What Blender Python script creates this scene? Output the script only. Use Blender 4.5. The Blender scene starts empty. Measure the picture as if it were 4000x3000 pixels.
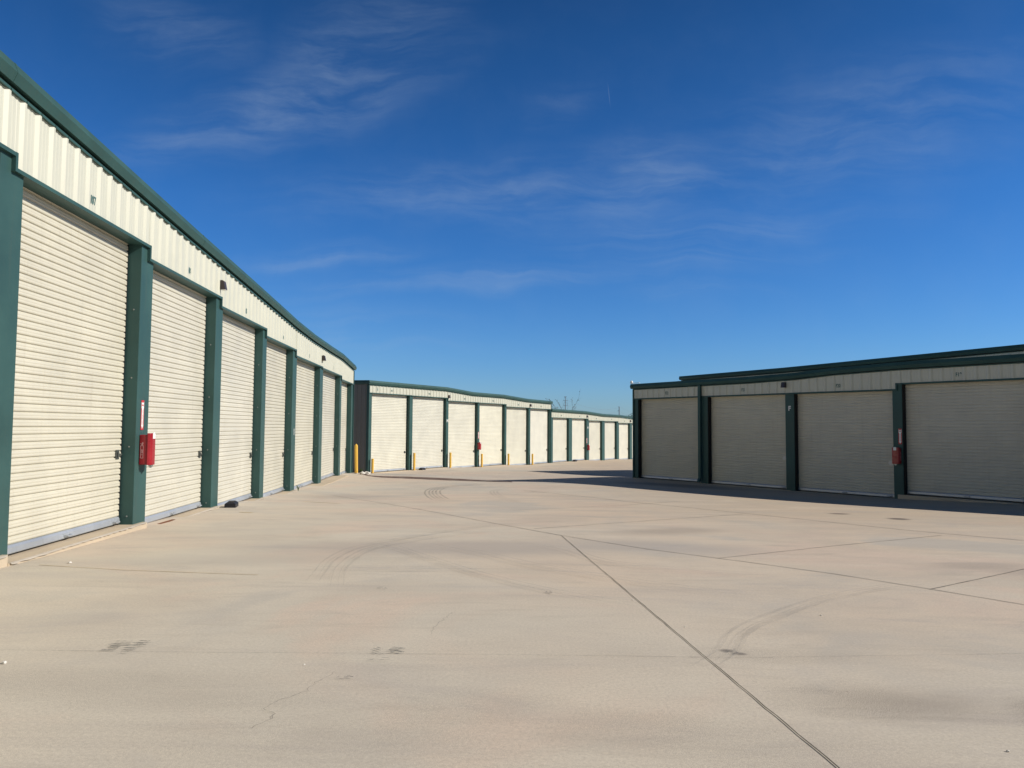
import bpy, bmesh, math, random
import numpy as np
from mathutils import Vector, Matrix
random.seed(7)
rad = math.radians
S = bpy.context.scene
COL = S.collection

# ------------------------------------------------------------------ camera
# eye of the photographer is the origin; z is measured from eye level
PITCH, ROLL = math.atan(168 / 3000.0), 0.007
F = Vector((0, math.cos(PITCH), math.sin(PITCH)))
R0 = Vector((1, 0, 0)); U0 = R0.cross(F)
RV = R0 * math.cos(ROLL) + U0 * math.sin(ROLL)
UV = -R0 * math.sin(ROLL) + U0 * math.cos(ROLL)
cd = bpy.data.cameras.new('camera'); cam = bpy.data.objects.new('camera', cd); COL.objects.link(cam)
cam.matrix_world = Matrix(((RV.x, UV.x, -F.x, 0), (RV.y, UV.y, -F.y, 0), (RV.z, UV.z, -F.z, 0), (0, 0, 0, 1)))
cd.sensor_fit = 'HORIZONTAL'; cd.sensor_width = 36; cd.lens = 27.0
cd.clip_start = 0.05; cd.clip_end = 20000
S.camera = cam

# ------------------------------------------------------------------ light
SUN_EL, SUN_AZ = 32.0, -8.0      # azimuth measured from +X, negative = behind the camera
S.view_settings.view_transform = 'Standard'; S.view_settings.look = 'None'
S.view_settings.gamma = 1.0; S.view_settings.exposure = 0.22
sd = bpy.data.lights.new('sun', 'SUN'); sd.energy = 4.2; sd.angle = rad(0.53); sd.color = (1.0, 0.94, 0.84)
sun = bpy.data.objects.new('sun', sd); COL.objects.link(sun)
sdir = Vector((math.cos(rad(SUN_EL)) * math.cos(rad(SUN_AZ)), math.cos(rad(SUN_EL)) * math.sin(rad(SUN_AZ)), math.sin(rad(SUN_EL))))
sun.rotation_euler = sdir.to_track_quat('Z', 'Y').to_euler()
sun.location = sdir * 60

class NT:
    """tiny node-tree helper"""
    def __init__(s, tree): s.t = tree; s.n = tree.nodes; s.l = tree.links
    def add(s, typ, **kw):
        nd = s.n.new(typ)
        for k, v in kw.items(): setattr(nd, k, v)
        return nd
    def set(s, nd, name, val):
        if isinstance(val, bpy.types.NodeSocket): s.l.new(val, nd.inputs[name])
        else: nd.inputs[name].default_value = val
        return nd
    def math(s, op, a, b=0.0, c=None, clamp=False):
        nd = s.add('ShaderNodeMath', operation=op, use_clamp=clamp); s.set(nd, 0, a); s.set(nd, 1, b)
        if c is not None: s.set(nd, 2, c)
        return nd.outputs[0]
    def vmath(s, op, a, b=None, out=0):
        nd = s.add('ShaderNodeVectorMath', operation=op); s.set(nd, 0, a)
        if b is not None: s.set(nd, 1, b)
        return nd.outputs[out]
    def noise(s, vec, scale, detail=4, rough=.5, dist=0.0):
        nd = s.add('ShaderNodeTexNoise'); s.set(nd, 'Vector', vec); nd.inputs['Scale'].default_value = scale
        nd.inputs['Detail'].default_value = detail; nd.inputs['Roughness'].default_value = rough; nd.inputs['Distortion'].default_value = dist
        return nd.outputs['Fac']
    def mr(s, v, a, b, c=0.0, d=1.0, smooth=False):
        nd = s.add('ShaderNodeMapRange'); s.set(nd, 'Value', v)
        if smooth: nd.interpolation_type = 'SMOOTHSTEP'
        for i, x in zip(('From Min', 'From Max', 'To Min', 'To Max'), (a, b, c, d)): nd.inputs[i].default_value = x
        return nd.outputs[0]
    def mix(s, fac, a, b, blend='MIX'):
        nd = s.add('ShaderNodeMix', data_type='RGBA', blend_type=blend)
        s.set(nd, 0, fac)
        for i, x in ((6, a), (7, b)):
            if isinstance(x, bpy.types.NodeSocket): s.l.new(x, nd.inputs[i])
            else: nd.inputs[i].default_value = (*x, 1) if len(x) == 3 else x
        return nd.outputs[2]
    def mapping(s, vec, scale=(1, 1, 1), rot=(0, 0, 0), loc=(0, 0, 0)):
        nd = s.add('ShaderNodeMapping'); s.set(nd, 'Vector', vec)
        nd.inputs['Scale'].default_value = scale; nd.inputs['Rotation'].default_value = rot; nd.inputs['Location'].default_value = loc
        return nd.outputs[0]

# ------------------------------------------------------------------ sky
W = bpy.data.worlds.new('World'); S.world = W; W.use_nodes = True
T = NT(W.node_tree); T.n.clear()
sky = T.add('ShaderNodeTexSky'); sky.sky_type = 'NISHITA'; sky.sun_disc = False
sky.sun_elevation = rad(SUN_EL); sky.sun_rotation = rad(90 - SUN_AZ)
sky.altitude = 300; sky.air_density = 1.0; sky.dust_density = 0.25; sky.ozone_density = 4.0
tc = T.add('ShaderNodeTexCoord')
hs = T.add('ShaderNodeHueSaturation'); hs.inputs['Saturation'].default_value = 1.18; hs.inputs['Value'].default_value = 1.0
T.set(hs, 'Color', sky.outputs[0])
# the clear winter sky: dimmed overhead to deepen shade, a cleaner blue towards the horizon
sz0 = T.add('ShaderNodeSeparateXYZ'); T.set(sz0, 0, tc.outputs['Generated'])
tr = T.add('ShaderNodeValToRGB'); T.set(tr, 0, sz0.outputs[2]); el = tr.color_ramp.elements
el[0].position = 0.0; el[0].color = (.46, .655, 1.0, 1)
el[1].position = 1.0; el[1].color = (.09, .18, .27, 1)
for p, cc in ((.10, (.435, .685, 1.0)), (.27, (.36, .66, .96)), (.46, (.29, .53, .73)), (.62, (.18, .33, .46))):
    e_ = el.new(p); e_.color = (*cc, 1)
# sky behind the camera tinted warmer and dimmer to warm the shaded fronts
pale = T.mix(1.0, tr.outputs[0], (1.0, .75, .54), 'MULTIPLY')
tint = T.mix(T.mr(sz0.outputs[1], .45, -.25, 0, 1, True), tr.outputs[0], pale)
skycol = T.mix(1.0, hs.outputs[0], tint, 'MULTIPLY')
sx = T.add('ShaderNodeSeparateXYZ'); T.set(sx, 0, tc.outputs['Generated'])
yy = T.math('MAXIMUM', sx.outputs[1], 0.08)
ca = T.math('DIVIDE', sx.outputs[0], yy); ce = T.math('DIVIDE', sx.outputs[2], yy)
cv = T.add('ShaderNodeCombineXYZ'); T.set(cv, 0, ca); T.set(cv, 1, ce); cvec = cv.outputs[0]
# thin cirrus: soft patches in fixed directions of the sky, combed into fibres
warp = T.add('ShaderNodeTexNoise'); T.set(warp, 'Vector', cvec); warp.inputs['Scale'].default_value = 5; warp.inputs['Detail'].default_value = 5
wv = T.vmath('SCALE', T.vmath('SUBTRACT', warp.outputs['Color'], (.5, .5, .5))); wv.node.inputs['Scale'].default_value = 0.085
cw = T.vmath('ADD', cvec, wv)
fib = T.noise(T.mapping(cw, (6, 30, 1), (0, 0, rad(-17))), 1.0, 10, .60, .25)
fib2 = T.noise(T.mapping(cw, (4, 44, 1), (0, 0, rad(-4))), 1.0, 10, .58, .25)
clump = T.noise(cw, 9, 6, .6)
tot = None
for (a, e, rx, ry, rot, wgt, which) in [
        (-.29, .43, .21, .055, 18, 1.0, 0), (-.21, .50, .13, .07, 32, .85, 0), (-.40, .395, .06, .03, 20, .5, 0),
        (-.02, .315, .30, .045, 4, .70, 0), (.16, .325, .20, .060, 12, .85, 0), (-.13, .30, .10, .035, 8, .55, 0), (.47, .40, .28, .09, 14, .60, 0),
        (.27, .26, .22, .035, 5, .60, 1), (-.25, .215, .12, .018, 4, .7, 1), (-.06, .187, .26, .016, 3, .75, 1), (.26, .222, .16, .022, 5, .55, 1),
        (.24, .178, .10, .010, 2, .7, 1), (-.20, .125, .16, .030, -2, .55, 1), (-.45, .53, .12, .05, -20, .5, 0), (.06, .43, .05, .03, 25, .4, 0)]:
    m = T.mapping(cw, (1 / rx, 1 / ry, 1), (0, 0, 0))
    # rotate about the patch centre, then scale
    c = T.vmath('SUBTRACT', cw, (a, e, 0))
    r = T.mapping(c, (1, 1, 1), (0, 0, rad(-rot)))
    q = T.vmath('MULTIPLY', r, (1 / rx, 1 / ry, 0))
    ln = T.vmath('LENGTH', q, out=1)
    g = T.mr(ln, 1.55, 0.0, 0.0, wgt, True)
    f = T.mr(fib if which == 0 else fib2, .30, .74, 0.06, 1.0, True)
    v = T.math('MULTIPLY', g, f)
    tot = v if tot is None else T.math('MAXIMUM', tot, v)
veil = T.math('MULTIPLY', T.mr(clump, .4, .75, 0, .10, True), T.mr(ce, .75, .0, 0.2, 1.0))
cl = T.math('MULTIPLY', T.math('ADD', T.math('MULTIPLY', tot, T.mr(clump, .25, .7, .55, 1.0)), veil), .33, clamp=True)
# a short contrail high up
tc_ = T.mapping(T.vmath('SUBTRACT', cvec, (.1265, .443, 0)), (1, 1, 1), (0, 0, rad(84)))
tl_ = T.vmath('LENGTH', T.vmath('MULTIPLY', tc_, (1 / .022, 1 / .0008, 0)), out=1)
cl = T.math('MAXIMUM', cl, T.mr(tl_, 1.0, .2, 0, .12, True))
front = T.mr(sx.outputs[1], 0.0, 0.15)
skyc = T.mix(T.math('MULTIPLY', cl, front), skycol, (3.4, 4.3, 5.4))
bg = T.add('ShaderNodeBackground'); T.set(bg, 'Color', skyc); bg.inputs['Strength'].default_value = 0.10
wo = T.add('ShaderNodeOutputWorld'); T.l.new(bg.outputs[0], wo.inputs[0])

# ------------------------------------------------------------------ materials
def newmat(name):
    m = bpy.data.materials.new(name); m.use_nodes = True
    t = NT(m.node_tree); b = m.node_tree.nodes['Principled BSDF']
    return m, t, b

def paint(name, col, rough=.45, var=.06, dirt=0.10, spec=.5, streak=True, metal=0.0, bump=0.0):
    """sheet metal paint: slight tone drift, rain streaks and dust"""
    m, t, b = newmat(name)
    g = t.add('ShaderNodeNewGeometry').outputs['Position']
    n1 = t.noise(g, 1.3, 5, .6); n2 = t.noise(t.mapping(g, (14, 14, .7)), 1.0, 4, .6); n3 = t.noise(g, 45, 3, .6)
    c = t.mix(t.mr(n1, .3, .7), [x * (1 - var) for x in col], [min(1, x * (1 + var)) for x in col])
    dcol = (col[0] * .55 + .05, col[1] * .52 + .04, col[2] * .48 + .03)
    f = t.math('MULTIPLY', t.mr(n2, .52, .78, 0, 1, True), dirt if streak else dirt * .3)
    c = t.mix(f, c, dcol)
    c = t.mix(t.math('MULTIPLY', t.mr(n3, .55, .8), dirt * .6), c, dcol)
    t.l.new(c, b.inputs['Base Color'])
    t.l.new(t.mr(n1, .3, .7, rough - .07, rough + .09), b.inputs['Roughness'])
    b.inputs['Specular IOR Level'].default_value = spec; b.inputs['Metallic'].default_value = metal
    if bump:
        bp = t.add('ShaderNodeBump'); bp.inputs['Strength'].default_value = bump; bp.inputs['Distance'].default_value = .01
        t.set(bp, 'Height', t.noise(t.mapping(g, (1, 1, .6)), 2.2, 3, .5)); t.l.new(bp.outputs[0], b.inputs['Normal'])
    return m

M = {}
M['panel'] = paint('cream_panel_paint', (.555, .552, .462), .42, .03, .10, bump=.05)
M['door'] = paint('cream_door_paint', (.58, .55, .452), .45, .06, .22)
_m = M['door']; _t = NT(_m.node_tree); _b = _m.node_tree.nodes['Principled BSDF']
_src = _b.inputs['Base Color'].links[0].from_socket; _oi = _t.add('ShaderNodeObjectInfo')   # every curtain has aged a little differently
_h = _t.add('ShaderNodeHueSaturation'); _t.set(_h, 'Color', _src); _t.set(_h, 'Value', _t.mr(_oi.outputs['Random'], 0, 1, .94, 1.05)); _t.set(_h, 'Saturation', _t.mr(_t.math('FRACT', _t.math('MULTIPLY', _oi.outputs['Random'], 7.3)), 0, 1, .82, 1.12))
_t.l.new(_h.outputs[0], _b.inputs['Base Color'])
_bp = _t.add('ShaderNodeBump'); _bp.inputs['Strength'].default_value = .12; _bp.inputs['Distance'].default_value = .02
_t.set(_bp, 'Height', _t.noise(_t.add('ShaderNodeNewGeometry').outputs['Position'], 1.7, 3, .5)); _t.l.new(_bp.outputs[0], _b.inputs['Normal'])
M['door_pale'] = M['door'].copy(); M['door_pale'].name = 'lighter_door_tone'  # door colour copied and lightened for the H doors
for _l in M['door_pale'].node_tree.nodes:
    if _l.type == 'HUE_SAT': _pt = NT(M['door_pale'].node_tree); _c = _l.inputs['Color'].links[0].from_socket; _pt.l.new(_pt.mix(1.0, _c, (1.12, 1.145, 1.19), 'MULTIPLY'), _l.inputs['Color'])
M['endwall'] = paint('dark_end_panel', (.17, .165, .155), .5, .08, .15)  # darker panel tone, used on one end wall only
M['green'] = paint('green_trim_paint', (.037, .089, .084), .48, .15, .26, .26, bump=.06)
M['galv'] = paint('galvanised_steel', (.44, .47, .51), .42, .10, .25, .5, True, .4)
M['black'] = paint('plain_black', (.012, .012, .014), .6, .1, .1, .3, False)
M['bronze'] = paint('bronze_lamp_paint', (.045, .033, .034), .4, .1, .1)
M['lens'] = paint('lamp_lens', (.75, .74, .70), .25, .02, .05)
M['pad'] = paint('pale_tan_slab', (.52, .43, .32), .9, .08, .25, .2, False)
M['roof'] = paint('roof_sheet', (.42, .42, .40), .45, .05, .2)
M['yellow'] = paint('yellow_bollard_paint', (.78, .47, .07), .45, .06, .22)
M['red'] = paint('red_plastic', (.30, .008, .016), .32, .08, .06, .5, False)
M['redcap'] = paint('red_cover', (.33, .015, .024), .30, .12, .06, .5, False)
M['redsign'] = paint('red_sign_ink', (.55, .02, .03), .4, .03, .03, .4, False)
M['white'] = paint('white_sign', (.82, .82, .80), .4, .02, .04, .4, False)
M['pink'] = paint('pale_pink_ink', (.62, .30, .30), .5, .1, .1, .4, False)
M['plastic'] = paint('black_plastic', (.018, .017, .022), .5, .15, .2, .4, False)
M['latch'] = paint('dull_latch_steel', (.10, .108, .10), .45, .15, .3, .4, False, .3)
M['steel'] = paint('steel_hardware', (.35, .37, .37), .35, .1, .25, .5, False, .6)
M['ink'] = paint('green_lettering', (.045, .125, .12), .5, .05, .05, .4, False)
M['dirt'] = paint('red_brown_dirt', (.19, .085, .05), .95, .25, .3, .1, False)
M['stone'] = paint('pale_stone', (.66, .63, .58), .85, .12, .2, .2, False)
M['tower'] = paint('hazed_tower_steel', (.17, .22, .28), .6, .1, .1, .3, False)  # distance haze painted into the steel as a bluish grey
M['bark'] = paint('grey_bark', (.12, .09, .08), .9, .2, .3, .1, False)
M['leaf'] = paint('dry_leaf', (.10, .085, .045), .8, .3, .2, .2, False)
M['weed'] = paint('weed_leaf', (.09, .13, .03), .7, .3, .2, .2, False)
M['evergreen'] = paint('evergreen_leaf', (.035, .055, .025), .7, .35, .2, .2, False)
M['faded'] = paint('faded_yellow_stripe', (.62, .50, .32), .85, .15, .5, .2, False)
M['caulk'] = paint('pale_joint_sealant', (.43, .38, .32), .8, .1, .3, .2, False)
M['seam'] = paint('dark_joint_filler', (.10, .09, .08), .9, .1, .04, .1, False)

def pavement_mat():
    m, t, b = newmat('concrete_yard')
    g = t.add('ShaderNodeNewGeometry').outputs['Position']
    gx = t.vmath('MULTIPLY', g, (1, 1, 0))
    big = t.noise(gx, .09, 4, .55); mid = t.noise(gx, .55, 6, .6, .4)
    streak = t.noise(t.mapping(gx, (.28, .95, 1), (0, 0, rad(24))), 1.0, 8, .66, 1.2)
    streak2 = t.noise(t.mapping(gx, (.8, 3.6, 1), (0, 0, rad(-12))), 1.0, 7, .68, .8)
    fine = t.noise(gx, 48, 7, .80); grit = t.noise(gx, 210, 3, .8)
    c = t.mix(t.mr(big, .38, .62, 0, 1, True), (.39, .37, .325), (.43, .365, .295))
    blot = t.noise(gx, .32, 5, .58, .8)
    c = t.mix(t.mr(blot, .50, .64, 0, .75, True), c, (.45, .37, .31))
    c = t.mix(t.mr(blot, .47, .34, 0, .75, True), c, (.315, .305, .283))
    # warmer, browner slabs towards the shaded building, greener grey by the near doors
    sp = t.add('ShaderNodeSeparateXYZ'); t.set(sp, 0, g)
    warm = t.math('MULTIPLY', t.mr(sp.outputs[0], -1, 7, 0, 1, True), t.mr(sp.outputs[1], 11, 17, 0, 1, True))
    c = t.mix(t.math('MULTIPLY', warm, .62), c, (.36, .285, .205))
    cool = t.math('MULTIPLY', t.mr(sp.outputs[0], -1.5, -4.5, 0, 1, True), t.mr(sp.outputs[1], 20, 9, 0, 1, True))
    c = t.mix(t.math('MULTIPLY', cool, .40), c, (.40, .375, .30))
    c = t.mix(t.mr(mid, .42, .72, 0, .42, True), c, (.30, .275, .24))
    c = t.mix(t.mr(streak, .48, .72, 0, .55, True), c, (.29, .27, .255))
    c = t.mix(t.mr(streak2, .50, .74, 0, .46, True), c, (.285, .26, .225))
    c = t.mix(t.mr(streak, .48, .24, 0, .42, True), c, (.49, .45, .385))
    c = t.mix(t.mr(fine, .44, .66, 0, .46, True), c, (.25, .225, .195))
    c = t.mix(t.mr(fine, .46, .30, 0, .42, True), c, (.55, .49, .40))
    # stains with a shape of their own: (x, y, rx, ry, rot, strength, colour)
    for (x, y, rx, ry, rot, s, col) in [
            (-.7, 10.3, 3.0, .9, 5, .50, (.25, .235, .225)), (2.0, 10.6, 1.6, .8, -20, .42, (.25, .235, .23)), (2.5, 12.6, 1.2, .5, 20, .40, (.22, .19, .165)),
            (6.3, 8.6, 1.2, .5, -30, .40, (.22, .20, .18)), (5.6, 9.3, .9, .3, 10, .35, (.22, .20, .18)), (-4.3, 20.5, 1.6, 1.2, 0, .4, (.25, .22, .20)),
            (7.03, 16.55, .24, .22, 0, .8, (.12, .10, .085)), (7.72, 15.4, .22, .25, 0, .9, (.10, .085, .075)), (6.0, 27.5, 3.0, 1.0, -38, .55, (.13, .12, .11)),
            (-3.2, 9.0, 2.2, .5, 10, .35, (.29, .275, .25)), (-6.0, 36.5, 2.2, 2.0, 0, .5, (.22, .21, .20)), (-1.2, 33.2, 5.5, 1.6, -10, .35, (.25, .20, .165)),
            (-4.5, 44.5, 2.4, 1.0, 60, .30, (.24, .22, .21)), (3.0, 56.0, 2.4, 1.2, 60, .25, (.24, .22, .21)), (1.45, 5.24, .055, .05, 0, .8, (.15, .14, .13)), (1.52, 5.17, .05, .04, 0, .8, (.15, .14, .13))]:
        cc = t.vmath('SUBTRACT', gx, (x, y, 0)); r = t.mapping(cc, (1, 1, 1), (0, 0, rad(-rot)))
        ln = t.vmath('LENGTH', t.vmath('MULTIPLY', r, (1 / rx, 1 / ry, 0)), out=1)
        ln = t.math('ADD', ln, t.mr(mid, 0, 1, -.55, .55)); ln = t.math('ADD', ln, t.mr(streak2, 0, 1, -.35, .35))
        c = t.mix(t.mr(ln, 1.25, .2, 0, min(.95, s * 1.3), True), c, col)
    # worn patches where the aggregate shows as dark grit
    patch = None
    for (x, y, rx, ry, s) in [(2.15, 4.25, .75, .34, 1.0), (2.9, 4.15, .5, .3, .9), (.55, 3.75, .55, .28, .40), (-.25, 4.0, .5, .35, .28), (-2.3, 4.4, 1.3, .35, .42),
                              (-1.6, 4.1, .8, .25, .35), (5.3, 6.4, .6, .5, .8), (1.9, 5.15, .9, .2, .4), (-1.0, 3.6, 1.2, .4, .25), (1.2, 3.6, .8, .3, .3)]:
        cc = t.vmath('SUBTRACT', gx, (x, y, 0))
        ln = t.vmath('LENGTH', t.vmath('MULTIPLY', cc, (1 / rx, 1 / ry, 0)), out=1)
        ln = t.math('ADD', ln, t.mr(mid, 0, 1, -1.3, 1.3)); ln = t.math('ADD', ln, t.mr(streak2, 0, 1, -.8, .8))
        p = t.mr(ln, 1.25, .3, 0, s, True); patch = p if patch is None else t.math('MAXIMUM', patch, p)
    c = t.mix(t.math('MULTIPLY', t.math('MULTIPLY', patch, t.mr(mid, .38, .6, .2, 1.0)), .16), c, (.235, .21, .19))
    allg = t.math('ADD', t.math('MULTIPLY', patch, .85), t.mr(blot, .4, .62, .14, .32))
    c = t.mix(t.math('MULTIPLY', t.mr(grit, .47, .57, 0, .95, True), allg), c, (.10, .088, .078))
    c = t.mix(t.math('MULTIPLY', t.mr(grit, .44, .34, 0, .6, True), t.math('ADD', t.math('MULTIPLY', patch, .5), .25)), c, (.60, .54, .45))
    c = t.mix(1.0, c, (1.60, 1.53, 1.465), 'MULTIPLY')
    t.l.new(c, b.inputs['Base Color'])
    b.inputs['Roughness'].default_value = .88; b.inputs['Specular IOR Level'].default_value = .25
    bp = t.add('ShaderNodeBump'); bp.inputs['Strength'].default_value = .16; bp.inputs['Distance'].default_value = .0025
    h = t.math('ADD', t.math('MULTIPLY', grit, .35), t.math('MULTIPLY', fine, .5)); t.set(bp, 'Height', h)
    bp2 = t.add('ShaderNodeBump'); bp2.inputs['Strength'].default_value = .2; bp2.inputs['Distance'].default_value = .04
    t.set(bp2, 'Height', streak2); t.l.new(bp.outputs[0], bp2.inputs['Normal'])
    t.l.new(bp2.outputs[0], b.inputs['Normal'])
    return m
M['pavement'] = pavement_mat()

def mark_mat(name, col, amount, scale=30.0, lo=.35, hi=.62):
    """worn rubber or grime lying on the concrete: broken up by noise"""
    m, t, b = newmat(name)
    g = t.add('ShaderNodeNewGeometry').outputs['Position']
    n = t.noise(g, scale, 5, .7); n2 = t.noise(g, 2.2, 3, .6)
    a = t.math('MULTIPLY', t.mr(n, lo, hi, .15, amount, True), t.mr(n2, .35, .65, .35, 1.0))
    b.inputs['Base Color'].default_value = (*col, 1); b.inputs['Roughness'].default_value = .85
    t.l.new(a, b.inputs['Alpha'])
    return m
M['rubber'] = mark_mat('tyre_rubber', (.22, .21, .20), .15, 9, .36, .70)
M['rubber2'] = mark_mat('dark_tyre_rubber', (.12, .115, .115), .42, 9, .3, .66)
M['grime'] = mark_mat('tread_grime', (.10, .108, .11), .8, 40, .36, .60)
M['dirtmark'] = mark_mat('red_brown_wash', (.13, .068, .048), .97, 9, .15, .45)
M['crack'] = mark_mat('hairline_crack', (.16, .145, .13), .55, 12, .40, .56)

# ------------------------------------------------------------------ mesh helpers
class MB:
    """collects geometry in wall coordinates (u along, v outward, z up) and links ONE mesh object"""
    def __init__(s): s.v = []; s.f = []
    def box(s, u0, u1, v0, v1, z0, z1):
        b = len(s.v)
        s.v += [(u0, v0, z0), (u1, v0, z0), (u1, v1, z0), (u0, v1, z0), (u0, v0, z1), (u1, v0, z1), (u1, v1, z1), (u0, v1, z1)]
        s.f += [(b, b + 1, b + 2, b + 3), (b + 4, b + 7, b + 6, b + 5), (b, b + 4, b + 5, b + 1), (b + 1, b + 5, b + 6, b + 2), (b + 2, b + 6, b + 7, b + 3), (b + 3, b + 7, b + 4, b)]
        return s
    def strip(s, rows):
        """rows: list of equally long point lists, joined into quads"""
        b = len(s.v); n = len(rows[0])
        for r in rows: s.v += [tuple(p) for p in r]
        for i in range(len(rows) - 1):
            for j in range(n - 1):
                a = b + i * n + j; s.f.append((a, a + 1, a + n + 1, a + n))
        return s
    def poly(s, pts):
        b = len(s.v); s.v += [tuple(p) for p in pts]; s.f.append(tuple(range(b, b + len(pts)))); return s
    def prism(s, sections, caps=True):
        """closed profile loops joined one after the other"""
        rows = [list(r) + [r[0]] for r in sections]
        s.strip(rows)
        if caps: s.poly(sections[0]); s.poly(list(reversed(sections[-1])))
        return s
    def tube(s, pts, radii, n=8, caps=True):
        if not isinstance(radii, (list, tuple)): radii = [radii] * len(pts)
        rings = []
        for i, p in enumerate(pts):
            p = Vector(p); a = Vector(pts[max(i - 1, 0)]); c = Vector(pts[min(i + 1, len(pts) - 1)])
            d = (c - a).normalized(); x = d.orthogonal().normalized()
            ref = Vector((0, 0, 1)) if abs(d.z) < .9 else Vector((1, 0, 0))
            x = d.cross(ref).normalized(); y = d.cross(x)
            rings.append([tuple(p + (x * math.cos(2 * math.pi * k / n) + y * math.sin(2 * math.pi * k / n)) * radii[i]) for k in range(n)])
        return s.prism(rings, caps)
    def build(s, name, mat, parent=None, local=True, smooth=False, bevel=0.0):
        """local=True: (u, v, z) -> (u, -v, z) so v points out of the wall"""
        me = bpy.data.meshes.new(name)
        vs = [(p[0], -p[1], p[2]) for p in s.v] if local else s.v
        me.from_pydata(vs, [], s.f)
        bm = bmesh.new(); bm.from_mesh(me)
        bmesh.ops.remove_doubles(bm, verts=bm.verts, dist=1e-5)
        bmesh.ops.recalc_face_normals(bm, faces=bm.faces)
        bm.to_mesh(me); bm.free()
        if smooth:
            for p in me.polygons: p.use_smooth = True
        me.materials.append(mat)
        o = bpy.data.objects.new(name, me); COL.objects.link(o)
        if parent is not None: o.parent = parent
        if bevel:
            md = o.modifiers.new('bevel', 'BEVEL'); md.width = bevel; md.segments = 2; md.limit_method = 'ANGLE'
        return o

def tag(o, label=None, cat=None, group=None, kind=None):
    if label: o['label'] = label
    if cat: o['category'] = cat
    if group: o['group'] = group
    if kind: o['kind'] = kind
    return o
def empty(name, loc, rz=0.0, label=None, cat=None, group=None):
    o = bpy.data.objects.new(name, None); COL.objects.link(o); o.location = loc; o.rotation_euler = (0, 0, rz)
    o.empty_display_size = .2
    return tag(o, label, cat, group)
def copy_thing(root, loc, rz, label=None):
    r = root.copy(); COL.objects.link(r); r.location = loc; r.rotation_euler = (0, 0, rz)
    if label: r['label'] = label
    for ch in list(root.children):
        c = ch.copy(); COL.objects.link(c); c.parent = r
        for g in list(ch.children):
            d = g.copy(); COL.objects.link(d); d.parent = c
    return r
def text(name, body, size, mat, parent, u, v, z, extrude=.002, weight=0.0, spacing=1.0, line=1.0, rot=(rad(90), 0, 0), sx=1.0):
    cu = bpy.data.curves.new(name, 'FONT'); cu.body = body; cu.size = size; cu.align_x = 'CENTER'; cu.align_y = 'CENTER'
    cu.extrude = extrude; cu.offset = weight; cu.space_character = spacing; cu.space_line = line
    tmp = bpy.data.objects.new(name, cu); COL.objects.link(tmp)
    bpy.context.view_layer.update()
    me = bpy.data.meshes.new_from_object(tmp.evaluated_get(bpy.context.evaluated_depsgraph_get()))
    bpy.data.objects.remove(tmp); bpy.data.curves.remove(cu)
    me.materials.clear(); me.materials.append(mat)
    o = bpy.data.objects.new(name, me); COL.objects.link(o)
    if parent is not None: o.parent = parent
    o.location = (u, -v, z); o.rotation_euler = rot; o.scale = (sx, 1, 1)
    return o
def lerp(knots, u):
    if u <= knots[0][0]:
        (a, za), (b, zb) = knots[0], knots[1]
    elif u >= knots[-1][0]:
        (a, za), (b, zb) = knots[-2], knots[-1]
    else:
        for (a, za), (b, zb) in zip(knots, knots[1:]):
            if a <= u <= b: break
    return za + (zb - za) * (u - a) / (b - a)

# ------------------------------------------------------------------ the yard surface (height field through surveyed spots)
SPOTS = np.array([(-4.284, -5.968, -1.15), (-4.671, 0.019, -1.32), (-4.954, 4.41, -1.43), (-5.218, 8.502, -1.55), (-5.449, 12.094, -1.61), (-5.687, 15.787, -1.69), (-5.919, 19.379, -1.84), (-6.151, 22.972, -1.95), (-6.428, 27.263, -2.03), (-6.698, 31.454, -2.04), (-6.917, 34.847, -2.12), (-7.582, 42.022, -2.605), (-5.767, 45.246, -2.585), (-3.903, 48.557, -2.6), (-2.039, 51.869, -2.715), (-0.273, 55.006, -2.725), (1.542, 58.23, -2.855), (3.357, 61.454, -2.845), (5.123, 64.592, -2.85), (6.889, 67.729, -2.88), (8.655, 70.866, -3.015), (10.372, 73.916, -3.04), (12.187, 77.14, -3.155), (15.67, 83.327, -3.35), (4.885, 31.867, -2.075), (7.003, 28.956, -2.07), (9.239, 25.883, -2.08), (11.298, 23.053, -2.055), (13.416, 20.142, -1.93), (15.593, 17.15, -1.8), (17.769, 14.158, -1.68), (0.0, 0.0, -1.4), (0.0, 4.0, -1.44), (3.0, -6.0, -1.28), (8.0, 5.0, -1.56), (-1.3, 29.3, -2.07), (1.57, 28.7, -2.06), (-3.5, 30.9, -2.1), (-5.7, 32.9, -2.13), (-1.43, 32.3, -2.27), (4.6, 40.2, -2.5), (0.8, 44.5, -2.55), (20.0, 60.0, -3.2), (-8.0, 38.5, -2.35), (3.0, 33.0, -2.25)])
def _phi(r): return np.sqrt(r * r + 1.0)
def _solve(P):
    n = len(P); r = np.hypot(P[:, None, 0] - P[None, :, 0], P[:, None, 1] - P[None, :, 1])
    A = np.zeros((n + 3, n + 3)); A[:n, :n] = _phi(r) - np.eye(n) * .02
    A[:n, n] = 1; A[:n, n + 1:] = P[:, :2]; A[n, :n] = 1; A[n + 1:, :n] = P[:, :2].T
    return np.linalg.solve(A, np.r_[P[:, 2], 0, 0, 0])
_C = _solve(SPOTS)
def gz(x, y):
    x = np.asarray(x, float); y = np.asarray(y, float); n = len(SPOTS)
    z = _C[n] + _C[n + 1] * x + _C[n + 2] * y
    for i in range(n): z = z + _C[i] * _phi(np.hypot(x - SPOTS[i, 0], y - SPOTS[i, 1]))
    d = np.hypot(x - 0, y - 30)
    k = np.clip((d - 45) / 60, 0, 1); k = k * k * (3 - 2 * k)
    return z * (1 - k) + np.clip(-1.4 - .022 * np.clip(y, -10, 120), -4.2, -1.2) * k
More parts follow.
